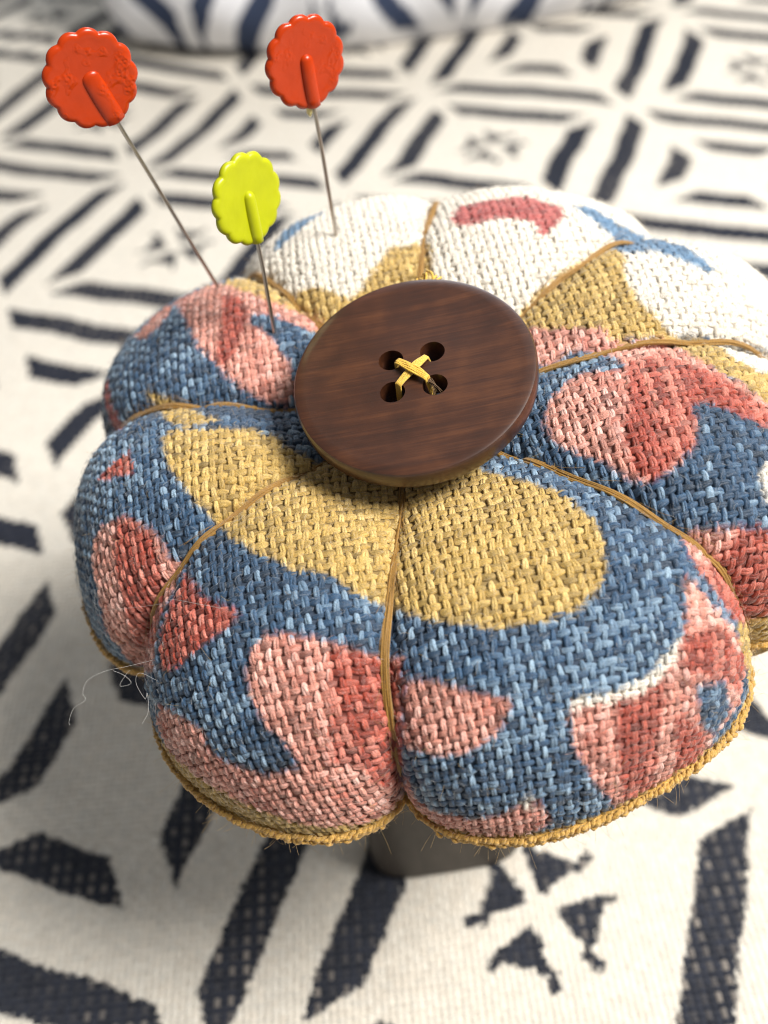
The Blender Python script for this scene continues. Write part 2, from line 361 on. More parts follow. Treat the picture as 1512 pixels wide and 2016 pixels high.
# ------------------------------------------------------------------ the print on the cover
PAL = {'blue': lin(41, 77, 109), 'white': lin(228, 219, 203), 'mustard': lin(190, 156, 80), 'pink': lin(218, 148, 128), 'red': lin(166, 65, 43), 'rose': lin(176, 82, 76), 'sky': lin(92, 128, 160)}
PRINT = [
 ('white', [(480, 360), (1600, 360), (1600, 735), (1512, 690), (1380, 658), (1200, 660), (1050, 700), (1000, 600), (830, 540), (650, 625), (560, 585), (500, 550), (480, 500)]),
 ('mustard', [(582, 571), (635, 562), (681, 583), (709, 571), (732, 530), (765, 488), (820, 476), (848, 479), (850, 580), (760, 640), (680, 680), (600, 640)]),
 ('mustard', [(380, 545), (430, 530), (500, 545), (570, 575), (645, 625), (620, 640), (540, 600), (450, 560), (390, 560)]),
 ('mustard', [(1000, 640), (1060, 570), (1120, 520), (1200, 488), (1222, 500), (1232, 555), (1265, 600), (1310, 640), (1335, 665), (1250, 660), (1150, 678), (1110, 655), (1040, 650)]),
 ('pink', [(1010, 645), (1110, 640), (1185, 640), (1200, 660), (1150, 680), (1060, 705), (1000, 720)]),
 ('mustard', [(1270, 662), (1380, 668), (1512, 704), (1600, 735), (1600, 860), (1512, 790), (1440, 740), (1370, 700)]),
 ('white', [(1400, 672), (1512, 706), (1600, 740), (1600, 775), (1512, 735), (1440, 702)]),
 ('rose', [(880, 428), (900, 402), (960, 388), (1040, 386), (1100, 402), (1112, 420), (1085, 450), (1060, 460), (1050, 435), (1010, 425), (950, 430), (900, 442)]),
 ('sky', [(540, 495), (545, 460), (580, 415), (630, 402), (636, 415), (600, 440), (565, 470)]),
 ('sky', [(1120, 402), (1170, 408), (1220, 440), (1265, 465), (1290, 470), (1340, 480), (1400, 520), (1412, 530), (1395, 537), (1340, 508), (1290, 490), (1215, 490), (1208, 470), (1170, 430)]),
 ('pink', [(359, 620), (387, 676), (424, 722), (470, 759), (517, 787), (563, 799), (580, 759), (563, 708), (531, 657), (493, 634), (489, 616), (530, 611), (610, 650), (640, 640), (563, 598), (498, 575), (452, 560), (396, 550), (355, 562), (300, 600), (255, 655), (285, 665), (345, 595)]),
 ('red', [(430, 575), (475, 580), (480, 620), (462, 690), (440, 720), (418, 700), (430, 640)]),
 ('mustard', [(285, 765), (320, 780), (360, 800), (400, 815), (440, 820), (380, 835), (330, 830), (300, 800)]),
 ('rose', [(200, 750), (212, 745), (218, 790), (240, 840), (225, 845), (205, 800)]),
 ('mustard', [(318, 861), (341, 843), (424, 838), (498, 840), (544, 861), (586, 889), (640, 915), (586, 945), (517, 990), (440, 1045), (415, 1014), (378, 977), (350, 944), (322, 898)]),
 ('red', [(188, 940), (220, 905), (255, 880), (258, 932)]),
 ('pink', [(179, 1064), (199, 1030), (244, 1015), (284, 1035), (313, 1064), (328, 1094), (358, 1109), (348, 1134), (313, 1208), (303, 1278), (298, 1320), (249, 1298), (204, 1228), (184, 1149)]),
 ('red', [(225, 1035), (262, 1022), (300, 1060), (318, 1110), (318, 1180), (300, 1270), (262, 1270), (238, 1180), (222, 1100)]),
 ('red', [(362, 1125), (398, 1169), (442, 1193), (470, 1203), (442, 1233), (398, 1268), (348, 1308), (311, 1312), (310, 1258), (330, 1193)]),
 ('mustard', [(640, 912), (560, 966), (440, 1048), (507, 1084), (571, 1114), (660, 1139), (720, 1174), (785, 1200), (812, 1212), (886, 1222), (975, 1230), (1060, 1222), (1129, 1198), (1174, 1163), (1193, 1113), (1189, 1059), (1164, 1014), (1109, 974), (1035, 940), (960, 922), (900, 900), (700, 880)]),
 ('mustard', [(600, 915), (520, 968), (425, 1040), (470, 1066), (560, 1010), (660, 945), (650, 905)]),
 ('pink', [(482, 1317), (492, 1278), (517, 1248), (561, 1241), (621, 1253), (670, 1273), (788, 1293), (788, 1600), (695, 1650), (596, 1660), (490, 1630), (400, 1570), (330, 1490), (305, 1415), (313, 1385), (348, 1405), (390, 1430), (417, 1481), (457, 1506), (512, 1523), (556, 1521), (589, 1506), (561, 1461), (522, 1427), (492, 1367)]),
 ('red', [(640, 1275), (700, 1282), (788, 1305), (788, 1540), (740, 1540), (690, 1500), (655, 1500), (640, 1400)]),
 ('pink', [(795, 1337), (861, 1341), (936, 1361), (1005, 1376), (1000, 1401), (975, 1441), (921, 1475), (861, 1490), (795, 1465)]),
 ('pink', [(1119, 1396), (1129, 1376), (1208, 1366), (1258, 1346), (1308, 1302), (1342, 1257), (1352, 1178), (1347, 1133), (1367, 1148), (1407, 1193), (1442, 1237), (1470, 1297), (1450, 1380), (1397, 1456), (1382, 1490), (1322, 1540), (1258, 1585), (1218, 1595), (1174, 1540), (1139, 1495), (1122, 1446)]),
 ('red', [(1215, 1375), (1262, 1352), (1300, 1320), (1305, 1400), (1290, 1470), (1280, 1570), (1225, 1585), (1215, 1480)]),
 ('red', [(1345, 1250), (1420, 1230), (1462, 1290), (1450, 1360), (1400, 1330), (1340, 1310)]),
 ('red', [(1330, 1400), (1390, 1440), (1380, 1490), (1320, 1540)]),
 ('white', [(1115, 1402), (1130, 1370), (1210, 1358), (1260, 1336), (1310, 1292), (1345, 1245), (1330, 1292), (1275, 1356), (1215, 1380), (1140, 1388)]),
 ('blue', [(1367, 1346), (1422, 1339), (1432, 1396), (1402, 1451), (1377, 1421)]),
 ('pink', [(797, 1520), (812, 1565), (861, 1599), (950, 1609), (1010, 1590), (1040, 1570), (1065, 1580), (1084, 1612), (1010, 1650), (886, 1650), (810, 1610), (794, 1560)]),
 ('white', [(1020, 1585), (1038, 1560), (1050, 1568), (1040, 1590)]),
 ('pink', [(1066, 829), (1078, 789), (1110, 752), (1159, 728), (1220, 728), (1220, 706), (1159, 683), (1119, 692), (1062, 720), (1050, 705), (1120, 685), (1180, 668), (1305, 667), (1366, 700), (1426, 736), (1475, 768), (1600, 850), (1600, 900), (1475, 821), (1447, 813), (1406, 793), (1370, 785), (1357, 793), (1366, 829), (1366, 870), (1325, 918), (1285, 943), (1256, 947), (1220, 926), (1175, 898), (1127, 886), (1086, 866)]),
 ('red', [(1228, 715), (1300, 690), (1420, 745), (1512, 800), (1512, 842), (1400, 790), (1362, 795), (1366, 870), (1285, 943), (1240, 930), (1225, 860), (1230, 780)]),
 ('red', [(1337, 1062), (1357, 1046), (1407, 1039), (1480, 1036), (1600, 1050), (1600, 1160), (1512, 1207), (1456, 1224), (1440, 1210), (1390, 1140), (1350, 1085)]),
 ('pink', [(1337, 1062), (1357, 1046), (1407, 1039), (1450, 1037), (1430, 1070), (1390, 1110), (1370, 1105)]),
 ('mustard', [(1448, 1226), (1512, 1210), (1600, 1170), (1600, 1400), (1470, 1330)]),
 ('white', [(1490, 930), (1512, 900), (1600, 905), (1600, 1000), (1505, 990)]),
]
POLYS = [(c, to_fabric(p)) for c, p in PRINT]

def print_colour(u, v):
    th, rho = fab_to_polar(u, v)
    ut = sample(UT, th, rho)[..., 0]
    deg = np.degrees((th + np.pi) % (2 * np.pi) - np.pi)
    idx = np.ascontiguousarray(np.zeros(u.shape, int)); names = list(PAL)
    # out of the photograph's sight: the cream ground of the cloth goes on round the far side, with a few mustard leaves
    far = (deg > 12) & (deg < 127) & (ut > .36)
    idx[far] = names.index('white')
    idx[far & (ut > .57) & (np.sin(deg * .16) + np.sin(rho * 260 + deg * .05) > 1.1)] = names.index('mustard')
    for c, p in POLYS:
        lo, hi = p.min(0), p.max(0); w = np.flatnonzero((u.ravel() >= lo[0]) & (u.ravel() <= hi[0]) & (v.ravel() >= lo[1]) & (v.ravel() <= hi[1]))
        w = w[inside(p, u.ravel()[w], v.ravel()[w])]; idx.ravel()[w] = names.index(c)
    low = (ut > USEAM - .012) | ((ut > .655 - .052 * np.clip(1 - ((deg + 126) / 27) ** 2, 0, 1)) & (deg < -99) & (deg > -150)) | ((ut > .642) & ((deg < -150) | (deg > 167)))
    idx[low] = names.index('mustard')
    return idx, names

FU, FV = .00122, .00106                         # spacing of warp ends and of picks
def cover_floats():
    n, m0 = int(.1 / FU), int(.1 / FV)
    i, j = np.meshgrid(np.arange(-n, n + 1), np.arange(-m0, m0 + 1), indexing='ij'); i, j = i.ravel(), j.ravel()
    # yarn positions drift a little, yarn thickness differs from yarn to yarn and along the yarn
    ph = rng.random((2, 2 * m0 + 1)) * 6.28; th_ = .86 + .30 * rng.random((2, 2 * m0 + 1)); colr = rng.random((2, 2 * m0 + 1))
    u = i * FU + .00020 * np.sin(j * .31 + ph[0, i + n]) + .00006 * rng.normal(size=i.shape)
    v = j * FV + .00020 * np.sin(i * .27 + ph[1, j + m0]) + .00006 * rng.normal(size=i.shape)
    th, rho = fab_to_polar(u, v); ut = sample(UT, th, rho)[..., 0]
    keep = (rho > .004) & (rho < RMAX * .97) & (ut < .72)
    i, j, u, v = i[keep], j[keep], u[keep], v[keep]; m = len(i)
    warp = (i + j) % 2 == 0
    r = rng.random((m, 6)); g = rng.normal(size=(m, 3))
    st = np.where(warp, colr[0, i + n], colr[1, j + m0])
    tk = np.where(warp, th_[0, i + n], th_[1, j + m0]) * (1 + .10 * g[:, 1])
    L = np.where(warp, FV * 1.75, FU * 1.62) * (1 + .14 * (r[:, 2] - .5)); Wd = np.where(warp, FU * .90, FV * 1.04) * tk; Hh = np.where(warp, .00054, .00041) * (.78 + .44 * r[:, 3])
    # every yarn is two plies lying side by side, slightly twisted round each other
    two = lambda x: np.concatenate([x, x]); pl_ = np.concatenate([np.full(m, -1.), np.full(m, 1.)])
    i, j, u, v, warp, st, L, Wd, Hh = (two(x) for x in (i, j, u, v, warp, st, L, Wd, Hh)); g = np.vstack([g, g]); r = np.vstack([r, rng.random((m, 6))]); r[m:, :2] = r[:m, :2]; m = 2 * m
    skw = np.where(warp, g[:, 2] * .00010 + .00005, g[:, 2] * .00007)
    g[:, 0] = .75 * g[:, 0] + .5 * rng.normal(size=m)
    ply = pl_ * (.44 + .10 * rng.random(m)); Wd = Wd * (.56 + .10 * rng.random(m)); L = L * (1 + .18 * (rng.random(m) - .5)); Hh = Hh * (.82 + .36 * rng.random(m))
    NL, NC = 6, 4
    V, F, U = float_mesh(fab_map, u, v, warp, L, Wd, Hh, r[:, 4] * 60, nl=NL, nc=NC, sink=.26, skew=skw, ply=ply * .52)
    # the print lies over the finished cloth, so its edges run across single yarns
    a = np.linspace(-.5, .5, NL)[None, :, None]; b = np.sin(np.linspace(-np.pi / 2, np.pi / 2, NC))[None, None, :] * .5
    al = a * L[:, None, None] + 0 * b; ac = b * Wd[:, None, None] + 0 * a
    jit = .00022 * rng.normal(size=(2, m, 1, 1)); off = (ply * .5 * Wd)[:, None, None]; ac = ac + off
    pu = u[:, None, None] + np.where(warp[:, None, None], ac, al) + jit[0]; pv = v[:, None, None] + np.where(warp[:, None, None], al, ac) + jit[1]
    idx, names = print_colour(pu.ravel(), pv.ravel())
    pal = np.array([PAL[k] for k in names]); nm = idx.reshape(m, -1)
    c = .34 * pal[idx]                                   # ink bleeds about a third of a millimetre along the yarns
    for du, dv in ((.00042, .0001), (-.0003, .00038), (-.0002, -.00045)):
        c = c + .22 * pal[print_colour(pu.ravel() + du, pv.ravel() + dv)[0]]
    c = c.reshape(m, -1, 3)
    N_ = {k: names.index(k) for k in names}
    rep_ = lambda x: np.broadcast_to(x[:, None], nm.shape)
    # dye takes unevenly: whole warp ends come out paler or stronger, and single floats are lightened as painted glints
    pk = nm == N_['pink']; rd = nm == N_['red']; bl = nm == N_['blue']; wh = nm == N_['white']
    wave = .5 * np.sin(i * .62 + .5 * np.sin(j * .11)); mixr = rep_(np.clip(wave + 1.0 * (colr[0, i + n] - .5) + .18 * g[:, 1], 0, 1) * .62); mixp = rep_(np.clip(-wave * .8 + 1.1 * (colr[0, i + n] - .62) + .2 * g[:, 1], 0, 1) * .6)
    c = np.where(pk[..., None], c + (PAL['red'] - c) * mixr[..., None], c)
    c = np.where(rd[..., None], c + (PAL['pink'] - c) * mixp[..., None], c)
    amp = np.where(bl, .54, np.where(wh, .05, np.where(pk | rd, .48, .34)))
    blotch = np.sin(u * 95 + 2.2 * np.sin(v * 70)) * np.sin(v * 120 + 1)
    val = amp * rep_(1.0 * (st - .5) + .55 * g[:, 0] + np.where(warp, .32, -.30)) + np.where(bl, .32, .06) * rep_(blotch)
    pale = {'blue': lin(170, 196, 214), 'mustard': lin(236, 208, 142), 'pink': lin(246, 214, 202), 'red': lin(228, 146, 126), 'white': lin(240, 233, 219), 'rose': lin(214, 140, 130), 'sky': lin(150, 176, 196)}
    pl = np.array([pale[k] for k in names])[nm]
    up_ = 1 - np.exp(-np.clip(val, 0, None) * 1.1); c = c + (pl - c) * up_[..., None]
    c = c * np.exp(np.clip(val, None, 0) * 1.25)[..., None]
    c = np.clip(c, .004, .9)
    return npmesh('cover_weave', V, F, colour=c.reshape(-1, 3), uv=U)

pc = bpy.data.objects.new('pincushion', None); col.objects.link(pc); pc.location = (.0003, -.0020, 0); pc.empty_display_size = .03
tag(pc, 'pumpkin-shaped linen pincushion printed blue, mustard and coral, on a wooden foot', 'pincushion')
bpy.context.view_layer.update()
PINV = np.array(pc.location)
def part(name, me, mat, parent=None, kind=None, label=None):
    if parent is None or parent == pc:
        me.transform(Matrix.Translation(-Vector(PINV))); o = link(name, me, mat, pc)
    else:
        me.transform(Matrix.Translation(-Vector(PINV))); o = link(name, me, mat, parent)
    return tag(o, label=label, kind=kind)

# ground skin below the floats (same print), closed underneath
ks = np.arange(0, NT, 4); us = np.linspace(0, 1, 190)
Tg, Ug = np.meshgrid(TH[ks], us, indexing='ij')
Xg = surf(Tg, Ug); ng = np.stack([np.interp(us, UU, ARC[k]) for k in ks])
nrm = sample(NTAB, Tg, np.clip(ng, 0, RMAX * .99)); Xg = Xg - nrm * .00022
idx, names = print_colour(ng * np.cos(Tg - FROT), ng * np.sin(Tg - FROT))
cg = np.array([PAL[k] * (.8 if k == 'white' else .4) + lin(96, 92, 90) * (0 if k == 'white' else .35) for k in names])[idx].reshape(-1, 3)   # print darkened for shade in the weave gaps, with grey interlining mixed in
fg = grid_faces(len(us), len(ks), True)
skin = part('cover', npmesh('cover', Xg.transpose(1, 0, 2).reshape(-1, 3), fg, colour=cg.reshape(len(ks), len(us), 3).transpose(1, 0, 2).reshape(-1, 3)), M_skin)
part('weave', cover_floats(), M_fabric, skin, kind='stuff')

# seam edging: overcast golden stitches round the widest line
def seam():
    n = 760; th = np.linspace(-np.pi, np.pi, n, endpoint=False)
    P = surf(th, np.full(n, USEAM)); E2 = surf(th, np.full(n, USEAM + .01))
    k, x, w = lobe(th)
    rr = np.array([(p - C0) for p in P]) @ ROT; rad = rr.copy(); rad[:, 2] = 0; rad /= np.linalg.norm(rad, axis=1, keepdims=True); rad = rad @ ROT.T
    P = P + rad * .0003
    parts = [tube(np.vstack([P, P[:1]]), .00066 + .00014 * np.sin(np.arange(n + 1) * .21), 6)]
    grains = []
    T = np.roll(P, -1, 0) - np.roll(P, 1, 0); T /= np.linalg.norm(T, axis=1, keepdims=True)
    B = np.cross(T, rad)
    for a in range(0, n):
        ln = .0011 * rng.uniform(.8, 1.25); ang = rng.uniform(-.3, .3)
        for off in (-.55, .5):
            d = T[a] * .65 + B[a] * (.6 + ang) * (1 if off > 0 else -1); d /= np.linalg.norm(d)
            c = P[a] + rad[a] * .00068 * (1 - .25 * abs(off)) + B[a] * off * .00095 + rng.normal(size=3) * .00013
            s = np.linspace(-1, 1, 5)
            pts = c + np.outer(s, d) * ln * .62 - np.outer(s ** 2, rad[a]) * .0004
            grains.append(tube(pts, .00034 * rng.uniform(.7, 1.3) * np.sqrt(1.05 - s ** 2), 5))
    v, f, u = join(parts + grains); u[:, 2] = rng.random() * 10
    return npmesh('seam_edging', v, f, uv=u)
part('seam_edging', seam(), M_gold)

# eight wrapping threads, each three loose strands of floss lying in a crease
def wrap_thread(k):
    n = 130; t = np.linspace(.10, .74, n); s0 = rng.random() * 6
    wob = .010 * np.sin(t * 9 + s0) + .005 * np.sin(t * 23 + 2 * s0)
    base = surf(np.full(n, GA[k]) + wob * np.clip((t - .1) * 5, 0, 1), t)
    side = surf(np.full(n, GA[k] + .06), t) - surf(np.full(n, GA[k] - .06), t); side /= np.linalg.norm(side, axis=1, keepdims=True)
    tan = np.gradient(base, axis=0); tan /= np.linalg.norm(tan, axis=1, keepdims=True)
    up = np.cross(tan, side); up /= np.linalg.norm(up, axis=1, keepdims=True)
    if (up * (base - C0)).sum() < 0: up = -up
    parts = []
    for q in range(11):
        a = q * 2.4 + t * (7 + 2 * (k % 3)) + s0; lay = .00036 * math.sqrt((q + .5) / 11)
        p = base + up * (.00058 + .55 * lay * np.sin(a) + .00004 * np.sin(t * 40 + q))[:, None] + side * (lay * np.cos(a) * 1.25 + .00004 * np.sin(t * 31 + 3 * q))[:, None]
        v, f, u = tube(p, .00015 + .00003 * np.sin(t * 60 + q * 2), 6); u[:, 2] = q * 3 + k
        parts.append((v, f, u))
    for q in range(26):                       # stray filaments
        a0 = rng.integers(4, n - 12); m = rng.integers(5, 10); sl = slice(a0, a0 + m); s = np.linspace(0, 1, m)
        sd = rng.choice([-1, 1]); p = base[sl] + up[sl] * (.0012 + .0010 * rng.random() * s)[:, None] + side[sl] * (sd * (.0004 + .0014 * rng.random() * s ** 1.5))[:, None]
        v, f, u = tube(p, .00003, 4); parts.append((v, f, u))
    v, f, u = join(parts)
    return npmesh('wrapping_thread', v, f, uv=u)
for k in range(8): part('wrapping_thread', wrap_thread(k), M_thread)

# fuzz: single fibres standing off the cover, mostly along the seam
def fuzz(n):
    parts = []
    for q in range(n):
        th = rng.uniform(-np.pi, np.pi); seam_side = rng.random() < .6
        t = USEAM + rng.normal() * .012 if seam_side else rng.uniform(.15, .64)
        p = surf(np.array([th]), np.array([t]))[0]
        nn = sample(NTAB, np.array([th]), np.array([np.interp(t, UU, ARC[int((th + np.pi) / (2 * np.pi) * NT) % NT])]))[0]
        d = nn + rng.normal(size=3) * .7; d /= np.linalg.norm(d); ln = rng.uniform(.0008, .0028) * (1.0 if seam_side else .6); b = rng.normal(size=3) * .5
        s = np.linspace(0, 1, 6)[:, None]
        parts.append(tube(p + nn * .0003 + ln * (s * d + s ** 2 * b * .7), .000013, 3))
    v, f, u = join(parts)
    return npmesh('fuzz', v, f, uv=u)
part('fuzz', fuzz(1700), M_fuzz, kind='stuff')
def nap(n):
    """short loose fibres lying on the yarns, tinted like the cloth below them"""
    a0 = rng.uniform(-np.pi, np.pi, n); r0 = .085 * np.sqrt(rng.random(n)); u0, v0 = r0 * np.cos(a0), r0 * np.sin(a0)
    d = rng.uniform(0, 6.28, n); ln = rng.uniform(.0006, .0019, n); cv = rng.normal(size=n) * 1.3; k = 5; s = np.linspace(-.5, .5, k)
    ang = d[:, None] + cv[:, None] * s; du = np.cumsum(np.cos(ang), 1) / k * ln[:, None]; dv = np.cumsum(np.sin(ang), 1) / k * ln[:, None]
    P, Nn = fab_map(u0[:, None] + du, v0[:, None] + dv)
    P = P + Nn * (.00050 + .00022 * rng.random((n, 1)) + .00025 * rng.random((n, 1)) * (4 * s ** 2))[..., None]
    T = np.gradient(P, axis=1); T /= np.linalg.norm(T, axis=-1, keepdims=True) + 1e-12; B = np.cross(T, Nn)
    w = .000016; ring = np.stack([P + B * w, P - .5 * B * w + .87 * Nn * w, P - .5 * B * w - .87 * Nn * w], 2)
    F = grid_faces(k, 3, True)[None] + (np.arange(n) * k * 3)[:, None, None]
    idx, names = print_colour(u0, v0); c = np.array([PAL[q] for q in names])[idx]; c = c + (lin(225, 220, 212) - c) * rng.uniform(.15, .65, (n, 1))
    return npmesh('nap', ring.reshape(-1, 3), F.reshape(-1, 4), colour=np.repeat(c, k * 3, axis=0))
part('nap', nap(11500), M_skin, skin, kind='stuff')

# ------------------------------------------------------------------ wooden foot
def wood(name, dark, mid, light, scale, stretch, rough, coat, bump=.00006):
    N = Nodes(name); tc = N.n('ShaderNodeTexCoord'); mp = N.n('ShaderNodeMapping'); mp.inputs['Scale'].default_value = stretch
    N.l(tc.outputs['Object'], mp.inputs[0])
    a = N.n('ShaderNodeTexNoise', Scale=scale, Detail=8., Roughness=.65, Distortion=.6); N.l(mp.outputs[0], a.inputs['Vector'])
    b = N.n('ShaderNodeTexNoise', Scale=scale * 6, Detail=6., Roughness=.7); N.l(mp.outputs[0], b.inputs['Vector'])
    g = N.n('ShaderNodeTexNoise', Scale=scale * .7, Detail=2.); N.l(tc.outputs['Object'], g.inputs['Vector'])
    m = N.n('ShaderNodeMix', data_type='FLOAT'); m.inputs[0].default_value = .42; N.l(a.outputs[0], m.inputs[2]); N.l(b.outputs[0], m.inputs[3])
    m2 = N.n('ShaderNodeMix', data_type='FLOAT'); m2.inputs[0].default_value = .28; N.l(m.outputs[0], m2.inputs[2]); N.l(g.outputs[0], m2.inputs[3])
    N.l(N.ramp(m2.outputs[0], [(.30, tuple(dark)), (.5, tuple(mid)), (.68, tuple(light))]), N.p.inputs['Base Color'])
    N.p.inputs['Roughness'].default_value = rough; N.p.inputs['Coat Weight'].default_value = coat; N.p.inputs['Coat Roughness'].default_value = .14
    N.bump(m.outputs[0], .5, bump)
    return N.m
M_button = wood('walnut_varnished', lin(32, 15, 6), lin(60, 31, 15), lin(90, 52, 27), 340., (.06, 1.7, 1.7), .40, .45)
M_foot = wood('grey_brown_wood', lin(40, 35, 31), lin(66, 60, 54), lin(88, 80, 72), 90., (2.2, 2.2, .3), .6, 0.)

def foot_mesh():
    bm = bmesh.new(); prof = [(.0002, .0156), (.0012, .0162), (.004, .0163), (.030, .0160), (.052, .0166), (.0625, .0170), (.0660, .0160)]
    rings = []
    for z, h in prof:
        ring = []
        for q in range(40):
            a = 2 * np.pi * q / 40; c, s = math.cos(a), math.sin(a); p = .42
            ring.append(bm.verts.new((h * math.copysign(abs(c) ** p, c), h * math.copysign(abs(s) ** p, s), z + .0004)))
        rings.append(ring)
    for r0, r1 in zip(rings[:-1], rings[1:]):
        for q in range(40): bm.faces.new((r0[q], r0[(q + 1) % 40], r1[(q + 1) % 40], r1[q]))
    bm.faces.new(rings[0][::-1]); bm.faces.new(rings[-1])
    for f in bm.faces: f.smooth = len(f.verts) == 4
    me = bpy.data.meshes.new('foot'); bm.to_mesh(me); bm.free()
    return me
fm = foot_mesh(); o = link('foot', fm, M_foot, pc); o.rotation_euler = (0, 0, math.radians(3))

# ------------------------------------------------------------------ the wooden button, sewn on: local frame with z = its axis
BC = np.array([.0013, .0004, .1160]); BR, BT = .0168, .0034
BN = np.array(Matrix.Rotation(math.radians(13), 3, 'X') @ Matrix.Rotation(math.radians(-8.), 3, 'Y') @ Vector((0, 0, 1)))
bx = np.array([1., 0, 0]); bx -= BN * (bx @ BN); bx /= np.linalg.norm(bx); by = np.cross(BN, bx)
BM = Matrix(((bx[0], by[0], BN[0], BC[0] - PINV[0]), (bx[1], by[1], BN[1], BC[1] - PINV[1]), (bx[2], by[2], BN[2], BC[2] - PINV[2]), (0, 0, 0, 1)))
HOLES = [(-.0028, .0028), (.0030, .0029), (-.0031, -.0027), (.0027, -.0028)]
def button_mesh():
    prof = [(0, .00150), (.004, .00148), (.008, .00146), (.012, .00152), (.0150, .00172), (.0162, .00178), (.01655, .00166), (BR, .0012), (BR * .998, -.0009), (.0163, -.0018), (.0148, -.0027), (0, -.0027)]
    n = 128; V = []; F = []
    for r, z in prof:
        for q in range(n): a = 2 * np.pi * q / n; V.append((r * math.cos(a), r * math.sin(a), z))
    bm = bmesh.new(); vs = [bm.verts.new(v) for v in V]
    for i in range(len(prof) - 1):
        for q in range(n):
            f = [vs[i * n + q], vs[(i + 1) * n + q], vs[(i + 1) * n + (q + 1) % n], vs[i * n + (q + 1) % n]]
            bm.faces.new(f)
    bmesh.ops.remove_doubles(bm, verts=bm.verts, dist=1e-7)
    bmesh.ops.recalc_face_normals(bm, faces=bm.faces)
    me = bpy.data.meshes.new('button'); bm.to_mesh(me); bm.free()
    o = bpy.data.objects.new('tmp_button', me); col.objects.link(o)
    bm = bmesh.new()
    for x, y in HOLES:
        ret = bmesh.ops.create_cone(bm, cap_ends=True, segments=40, radius1=.00172, radius2=.00172, depth=.01, matrix=Matrix.Translation((x, y, 0)))
    cm = bpy.data.meshes.new('tmp_cut'); bm.to_mesh(cm); bm.free(); co = bpy.data.objects.new('tmp_cut', cm); col.objects.link(co)
    md = o.modifiers.new('holes', 'BOOLEAN'); md.operation = 'DIFFERENCE'; md.solver = 'EXACT'; md.object = co
    bpy.context.view_layer.update()
    res = bpy.data.meshes.new_from_object(o.evaluated_get(bpy.context.evaluated_depsgraph_get()))
    bpy.data.objects.remove(o); bpy.data.objects.remove(co)
    res.name = 'button'
    res.polygons.foreach_set('use_smooth', np.ones(len(res.polygons), bool)); res.set_sharp_from_angle(angle=math.radians(38))
    return res
button = link('button', button_mesh(), M_button, pc); button.matrix_local = BM
tag(button, label='round dark walnut button with four holes')

def stitch(a, b, lift, name, mat=M_yellow, nst=5):
    a, b = np.array(a), np.array(b); d = (b - a) / np.linalg.norm(b - a); s = np.array([-d[1], d[0]])
    a2, b2 = a + d * .00125, b - d * .00125; parts = []
    for q in range(nst):
        off = (q - (nst - 1) / 2) * .00024
        t = np.linspace(0, 1, 21); xy = a2 + np.outer(t, b2 - a2) + np.outer(off * (1 - .25 * np.abs(2 * t - 1) ** 2) + .00005 * np.sin(t * 9 + q * 2), s)
        z = .00168 + lift + .00035 * np.sin(np.pi * t) + .00010 * math.cos(off / .0004) + .00003 * np.sin(t * 14 + q)
        P = np.column_stack([xy, z])
        e0 = np.column_stack([np.outer(np.linspace(1, 0, 5), -d * .0005) + xy[0], np.linspace(-.0016, z[0] - .0001, 5)])
        e1 = np.column_stack([np.outer(np.linspace(0, 1, 5), d * .0005) + xy[-1], np.linspace(z[-1] - .0001, -.0016, 5)])
        v, f, u = tube(np.vstack([e0, P, e1]), .000165, 6); u[:, 2] = q * 2.3; parts.append((v, f, u))
    v, f, u = join(parts)
    return link(name, npmesh(name, v, f, uv=u), mat, button)
stitch(HOLES[2], HOLES[1], 0., 'cross_stitch')
stitch(HOLES[0], HOLES[3], .00042, 'cross_stitch')
def frayed():
    parts = []; h = np.array(HOLES[3])
    for q in range(14):
        s = np.linspace(0, 1, 7)[:, None]; st = np.array([h[0] - .0007 + rng.normal() * .0002, h[1] + .0008 + rng.normal() * .0002, .0018])
        e = np.array([h[0] + rng.normal() * .0006, h[1] - .0004 + rng.normal() * .0004, .0010 - rng.random() * .0012])
        P = st + (e - st) * s; P[:, 2] += (.0004 * np.sin(np.pi * s[:, 0])) * rng.random()
        parts.append(tube(P, .00007, 5))
    v, f, u = join(parts)
    return npmesh('frayed_end', v, f, uv=u)
link('frayed_end', frayed(), M_dark_end, button)
def tail():
    parts = []
    for q in range(8):
        s = np.linspace(0, 1, 8)[:, None]; a = np.array([.0034 + rng.normal() * .0004, BR - .0015, -.0015]); e = np.array([.0040 + rng.normal() * .0010, BR + .0017 + rng.normal() * .0006, -.0004 + rng.normal() * .0006])
        P = a + (e - a) * s + np.sin(s * 6 + q) * np.array([.0004, .0001, .0003]); P[:, 2] += .0012 * np.sin(np.pi * s[:, 0])
        parts.append(tube(P, .00020, 5))
    v, f, u = join(parts)
    return npmesh('thread_tail', v, f, uv=u)
link('thread_tail', tail(), M_yellow, button)

